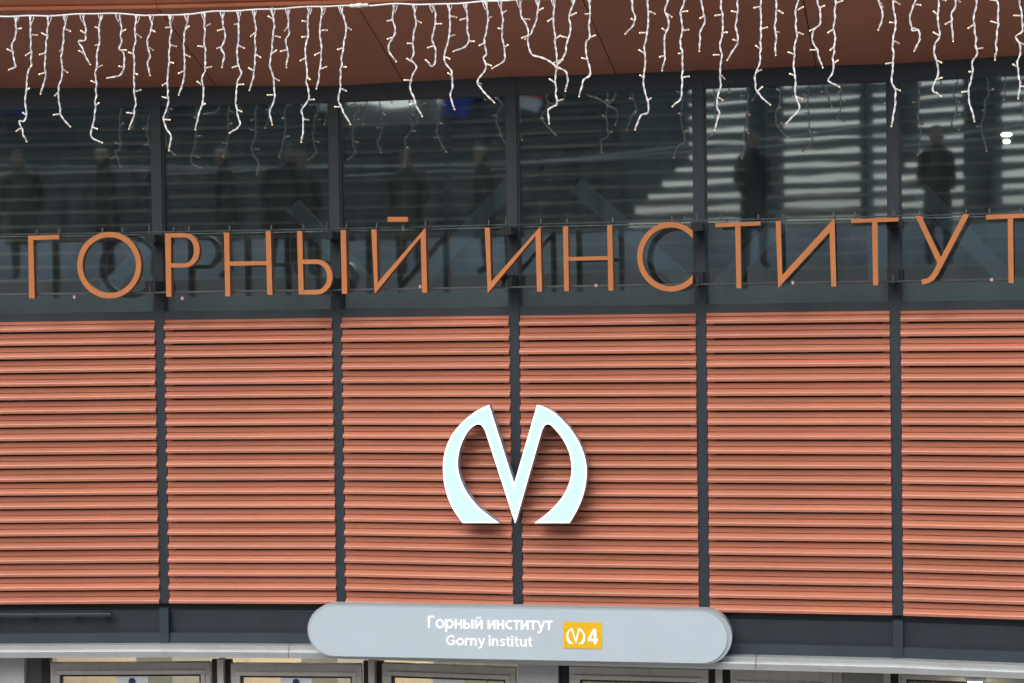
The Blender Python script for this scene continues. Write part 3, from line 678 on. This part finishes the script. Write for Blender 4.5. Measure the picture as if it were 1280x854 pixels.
for gi, (xa, xb) in enumerate(bounds):
    o = gpt(xa, cab_y(xa)); gt = thing('icicle_lights', Matrix.Translation(o), glabel[gi], 'string lights', 'icicle lights along the canopy edge'); garlands.append(gt)
    n = int((xb - xa) / 8); pts = [gpt(xa + (xb - xa) * i / n, cab_y(xa + (xb - xa) * i / n) + .5 * math.sin(i * .9)) for i in range(n + 1)]
    put('cable', smooth(MB().tube(pts, .0052, 6).mesh('cable', WIRE)), gt)
    if gi < 3:
        c = gpt(xb, cab_y(xb)); d = (gpt(xb + 12, cab_y(xb + 12)) - c)
        off = Vector((0, -.014, 0))
        put('plug_connector', smooth(MB().tube([c - d + off, c - d * .9 + off, c - d * .25 + off, c - d * .2 + off, c + d * .2 + off, c + d * .25 + off, c + d * .9 + off, c + d + off], [.006, .011, .011, .015, .015, .011, .011, .006], 8).mesh('plug_connector', WIRE)), gt)
def resample(pts, step):
    out = [pts[0].copy()]; acc = 0
    for a, b in zip(pts, pts[1:]):
        d = (b - a).length; n = max(1, int(d / step))
        out += [a.lerp(b, (i + 1) / n) for i in range(n)]
    return out
for ox, pl in ST:
    px = [(ox + x / 3.99, y / 3.99) for x, y in pl]
    top = px[0]; ty = cab_y(top[0])
    if top[1] - ty > 1: px = [(top[0] + random.uniform(-1, 1), ty)] + px
    gi = next(i for i, (a, b) in enumerate(bounds) if a <= top[0] < b); gt = garlands[gi]
    px = smooth_pts(px, 4)
    pts = resample([gpt(*p) for p in px], .006)
    ph = random.uniform(0, 6); wob = random.uniform(0, 6)
    q = MB(); h1, h2 = [], []
    kx = [random.uniform(-1, 1) for _ in range(len(pts) // 5 + 3)]; ky = [random.uniform(-1, 1) for _ in kx]
    for i, p in enumerate(pts):
        ku = i / 5; k0 = int(ku); ku -= k0; env = min(1, i / 8, (len(pts) - 1 - i) / 8)
        p = p + Vector((kx[k0] + (kx[k0 + 1] - kx[k0]) * ku, (ky[k0] + (ky[k0 + 1] - ky[k0]) * ku) * 1.5, 0)) * .0052 * env
        t = (pts[min(i + 1, len(pts) - 1)] - pts[max(i - 1, 0)]).normalized(); a = t.cross(Vector((0, 1, 0))).normalized()
        c = t.cross(a); w_ = i * .52 + ph; r = .0030
        base = p + Vector((.0025 * math.sin(i * .21 + wob), .012 * math.sin(i * .045 + wob), 0))
        h1.append(base + (a * math.cos(w_) + c * math.sin(w_)) * r); h2.append(base - (a * math.cos(w_) + c * math.sin(w_)) * r)
    q.tube(h1, .0030, 5); q.tube(h2, .0030, 5)
    # the loop by which the strand leaves the cable
    s0 = pts[0]; q.tube([s0 + Vector((-.014, 0, .004)), s0 + Vector((-.010, -.004, -.02)), s0 + Vector((0, -.004, -.05)), s0 + Vector((.010, .004, -.02)), s0 + Vector((.014, 0, .004))], .0028, 5)
    st = put('strand', smooth(q.mesh('strand', WIRE)), gt)
    total = len(pts) * .006; step = .105; d = .10 + random.uniform(-.02, .03); side = random.choice((-1, 1))
    while d < total - .045:
        i = min(len(pts) - 1, int(d / .006)); p = pts[i]
        side = -side if random.random() < .6 else side
        ang = random.uniform(R(55), R(130)); yaw = random.uniform(-.9, .9)
        dirv = Vector((side * math.sin(ang) * math.cos(yaw), math.sin(ang) * math.sin(yaw) - .1, -math.cos(ang) * 1.0)).normalized()
        Mq = dirv.to_track_quat('Z', 'Y').to_matrix().to_4x4(); Mq.translation = p + dirv * .003
        put('bulb', bulb_me, st, Mq); d += step + random.uniform(-.02, .02)
    dirv = (pts[-1] - pts[-5]).normalized(); Mq = dirv.to_track_quat('Z', 'Y').to_matrix().to_4x4(); Mq.translation = pts[-1] - dirv * .012
    put('bulb', bulb_me, st, Mq)

# ------------------------------------------------------------------ what the windows mirror: a raised terrace with people, a slatted block behind it
TZ = 5.1
te = MB(); te.box(-26, 9, -8.6, -1.65, .0, TZ)
tag(put('terrace', te.mesh('terrace', CONC)), kind='structure')
BY = -9.0
OB = thing('opposite_building', Matrix.Translation((-4, BY, 0)), 'dark slatted building across the square mirrored in the windows', 'building')
ob = MB(); T0 = BY - .5; T1 = BY - .05
GX = (-14.2, -11.8); OX = (-6.15, -1.35); OZ0, OZ1 = Zr(1.33), Zr(3.98)
ob.box(-30, GX[0], T0, T1, 0, 12); ob.box(*GX, T0, T1, 0, Zr(3.5)); ob.box(GX[1], OX[0], T0, T1, 0, 12); ob.box(OX[1], 12, T0, T1, 0, 12)
ob.box(*OX, T0, T1, 0, OZ0); ob.box(*OX, T0, T1, OZ1, 12)
for a, b in ((-4.05, -3.5), (-2.05, -1.9)): ob.box(a, b, T0, T1, OZ0, OZ1)          # posts in the opening
put('wall', ob.mesh('wall', DARKCLAD), OB)
put('added_pale_band', MB().box(-29, 11.5, BY - .02, BY + .09, TZ, Zr(1.24)).mesh('added_pale_band', mat('added_band_grey', (.52, .56, .58), .7, 0, .25, .8, dirt=.4)), OB)  # pale band added so the glass mirrors brighter behind the letters
fb = MB(); fb.box(-36, -20.5, -34, -31, 0, Zr(6.5)); fb.box(-31, -26.9, -33.5, -31.5, Zr(6.5), Zr(6.78)); fb.box(-24.9, -24.3, -32, -31.4, Zr(6.5), Zr(7.0))
fo = thing('far_block', Matrix.Translation((-20, -32, 0)), 'far grey block glimpsed in the top of the third upper window', 'building')
put('wall', fb.mesh('wall', CONC), fo)
sl_ = MB(); z = TZ + .1
while z < 11.9:
    for a, b in ((-30, GX[0]), GX, (GX[1], OX[0]), OX, (OX[1], 12)):
        if a == GX[0] and z > Zr(3.4): continue
        if a == OX[0] and OZ0 - .07 < z < OZ1: continue
        sl_.box(a + .01, b - .01, BY - .045, BY + .03, z, z + .055)
    z += .155
put('dark_slats', sl_.mesh('dark_slats', mat('weathered_slat', (.18, .205, .21), .6, 0, .3)), OB)['kind'] = 'stuff'
sc_ = MB(); z = OZ0; i = 0
while z < OZ1 - .1:
    gap = (.095, .10, .092, .095, .07, .075, .055, .07, .06, .05, .06)[min(i, 10)]
    x0 = -4.85 - max(0, 1.3 - i * .26)
    sc_.box(OX[0], OX[1], T1 - .02, BY, z + gap, z + .236)
    if x0 > OX[0] + .03: sc_.box(OX[0], x0, T1 - .02, BY, z - .001, z + gap + .001)
    z += .236; i += 1
put('screen_slats', sc_.mesh('screen_slats', DARKCLAD), OB)['kind'] = 'stuff'
for i, (za, zb_) in enumerate(((2.62, 2.95), (2.95, 2.72))):
    pts = [Vector((-16 + 17 * j / 24, -4.5, Zr(za + (zb_ - za) * j / 24 - .35 * math.sin(math.pi * j / 24) - .25))) for j in range(25)]
    t = thing('overhead_cable', Matrix.Translation(pts[0]), ('upper' if i else 'lower') + ' pale cable slung over the terrace, mirrored in the windows', 'cable')
    put('line', MB().tube(pts, .008, 6).mesh('line', LIGHTCLAD), t)

FLAGB = mat('blue_cloth', (.03, .07, .42), .7, 0, .15); FLAGR = mat('red_cloth', (.55, .03, .03), .7, 0, .15); FLAGW = mat('white_cloth', (.75, .75, .75), .7, 0, .1)
def flag(x0, x1, z0, z1, m0, m1, label):
    q = MB(); nx, nz = 12, 8; yf = BY + .35; vs = []
    for back in (0, .012):
        for j in range(nz + 1):
            for i in range(nx + 1):
                u, v = i / nx, j / nz
                vs.append((x0 + (x1 - x0) * u * (1 - .25 * (1 - v)), yf - back + .05 * math.sin(u * 9 + v * 2), z1 - (z1 - z0) * (1 - v) - .12 * u * u))
    n = (nx + 1) * (nz + 1); f0, f1 = [], []
    for j in range(nz):
        for i in range(nx):
            a = j * (nx + 1) + i; qd = (a, a + 1, a + nx + 2, a + nx + 1)
            (f0 if j >= nz / 2 else f1).extend([qd, tuple(n + k_ for k_ in reversed(qd))])
    q.add(vs, f0, 0); b = len(q.v) - len(vs); q.f += f1; q.mi += [1] * len(f1)
    t = thing('flag', Matrix.Translation((x0, BY + .35, z0 - .4)), label, 'flag')
    put('cloth', q.mesh('cloth', [m0, m1]), t)
    put('pole', MB().tube([(x0 - .015, BY + .1, z0 - .4), (x0 - .015, BY + .35, z1 + .06)], .014, 8).mesh('pole', RAILM), t)
flag(-11.55, -10.85, Zr(3.62), Zr(4.25), FLAGB, FLAGB, 'blue flag mirrored at the top of the third upper window')
flag(-8.05, -7.45, Zr(3.55), Zr(4.0), FLAGR, FLAGW, 'red and white flag mirrored at the top of the fourth upper window')
def person(x, y, h, coat, label, face=0, hair=HAIR, wide=1.0, lean=0):
    """standing figure in a long coat, hands in the pockets"""
    s = h / 1.75; Mx = Matrix.Translation((x, y, TZ)) @ Matrix.Rotation(lean, 4, 'Y') @ Matrix.Rotation(abs(lean) * 1.2, 4, 'X') @ Matrix.Rotation(face, 4, 'Z') @ Matrix.Scale(s, 4)
    t = thing('person', Matrix.Translation((x, y, TZ)), label, 'person')
    V = [(0, 0, .95), (0, .0, 1.15), (0, .01, 1.38), (0, .0, 1.50), (0, -.01, 1.60), (0, -.02, 1.70)]
    Rr = [(.17 * wide, .125), (.155 * wide, .115), (.17 * wide, .11), (.06, .06), (.075, .09), (.07, .085)]
    E = [(i, i + 1) for i in range(5)]
    for sd_ in (-1, 1):
        b = len(V)
        V += [(sd_ * .1, 0, .86), (sd_ * .11, -.01, .48), (sd_ * .115, .02, .09), (sd_ * .13, -.13, .04)]
        Rr += [(.095, .1), (.065, .068), (.045, .05), (.04, .035)]
        E += [(0, b), (b, b + 1), (b + 1, b + 2), (b + 2, b + 3)]
        b = len(V)
        V += [(sd_ * .2 * wide, .01, 1.41), (sd_ * .27 * wide, .05, 1.14), (sd_ * .215 * wide, -.09, .96)]
        Rr += [(.075, .075), (.055, .058), (.05, .05)]
        E += [(2, b), (b, b + 1), (b + 1, b + 2)]
    me = bpy.data.meshes.new('body'); me.from_pydata(V, E, [])
    o = put('body', me, t, Mx); me.skin_vertices or o.modifiers
    sk = o.modifiers.new('skin', 'SKIN')
    if not me.skin_vertices: 
        bm = bmesh.new(); bm.from_mesh(me); bm.verts.layers.skin.verify(); bm.to_mesh(me); bm.free()
    for i, r in enumerate(Rr): me.skin_vertices[0].data[i].radius = r; me.skin_vertices[0].data[i].use_root = i == 0
    sk.use_smooth_shade = True
    sb_ = o.modifiers.new('sub', 'SUBSURF'); sb_.levels = 1; sb_.render_levels = 1
    me.materials.append(coat)
    def lathe(name, rings, m_):
        q = MB(); n = 16; vs = [(cx0 + rx * math.cos(6.2832 * j / n), cy0 + ry * math.sin(6.2832 * j / n), z_) for cx0, cy0, rx, ry, z_ in rings for j in range(n)]
        fs = [(i * n + j, i * n + (j + 1) % n, (i + 1) * n + (j + 1) % n, (i + 1) * n + j) for i in range(len(rings) - 1) for j in range(n)] + [tuple(range(n)), tuple(range((len(rings) - 1) * n, len(rings) * n))]
        return put(name, smooth(q.add(vs, fs).mesh(name, m_)), t, Mx)
    lathe('coat', [(0, 0, .235 * wide, .17, .52), (0, 0, .22 * wide, .165, .75), (0, 0, .2 * wide, .15, 1.0), (0, 0, .205 * wide, .15, 1.2), (0, 0, .225 * wide, .14, 1.38), (0, 0, .14 * wide, .1, 1.47), (0, -.005, .08, .085, 1.53)], coat)
    hd = lathe('face', [(0, -.01, .045, .05, 1.51), (0, -.03, .06, .075, 1.56), (0, -.03, .072, .09, 1.62), (0, -.025, .077, .097, 1.67), (0, -.02, .074, .094, 1.72), (0, -.02, .05, .062, 1.755)], SKIN)
    q = MB(); q.add([(-.016, -.118, 1.61), (.016, -.118, 1.61), (0, -.145, 1.615), (0, -.115, 1.66)], [(0, 1, 2), (0, 2, 3), (1, 3, 2)])
    put('nose', q.mesh('nose', SKIN), hd, Mx)
    for sx_ in (-1, 1):
        put('ear', MB().tube([(sx_ * .078, -.01, 1.60), (sx_ * .088, 0, 1.63), (sx_ * .08, 0, 1.66)], [.008, .014, .008], 6).mesh('ear', SKIN), hd, Mx)
        put('eye', MB().tube([(sx_ * .03, -.113, 1.643), (sx_ * .03, -.119, 1.643)], .010, 8).mesh('eye', HAIR), hd, Mx)
    put('mouth', MB().box(-.022, .022, -.116, -.105, 1.577, 1.584).mesh('mouth', mat('lips', (.35, .14, .12), .5)), hd, Mx)
    if hair: lathe('hair', [(0, .02, .078, .075, 1.60), (0, .012, .085, .09, 1.67), (0, -.005, .083, .105, 1.72), (0, -.01, .06, .075, 1.772), (0, -.01, .02, .03, 1.785)], hair)
    return t

def mirror_spot(x, y, k, yw):
    """where a figure stands on y = yw to appear mirrored at a picture point; also its head height"""
    M = FR(k, -.03); lx, lz = hit(x, y, M); q = M @ Vector((lx, 0, lz)); d = (q - EYE).normalized(); n = M.col[1].xyz
    r = d - 2 * d.dot(n) * n; s = (yw - q.y) / r.y; return q + r * s
PEOPLE = [(284, 178, 0, -2.3, COATB, 'bald person in a black coat facing the station', 1.0, None),
          (346, 182, 0, -2.1, COATB, 'broad person in a black coat and dark hat in the group', 1.25, HAIR),
          (379, 190, 0, -3.0, COATO, 'person in a dark olive coat behind the broad one', 1.0, HAIR),
          (512, 176, 1, -2.3, COATO, 'person in an olive coat beside the blue coat', 1.05, HAIR),
          (1172, 158, 4, -2.3, COATB, 'person in black near the right end of the terrace', .78, HAIR)]
for x, y, k, yw, coat, lab, wd, hr in PEOPLE:
    q = mirror_spot(x, y, k, yw)
    person(q.x, q.y, min(1.95, max(1.6, q.z - TZ)), coat, lab, R(180) + random.uniform(-1.2, 1.2), hr, wd, random.uniform(-.09, .09))
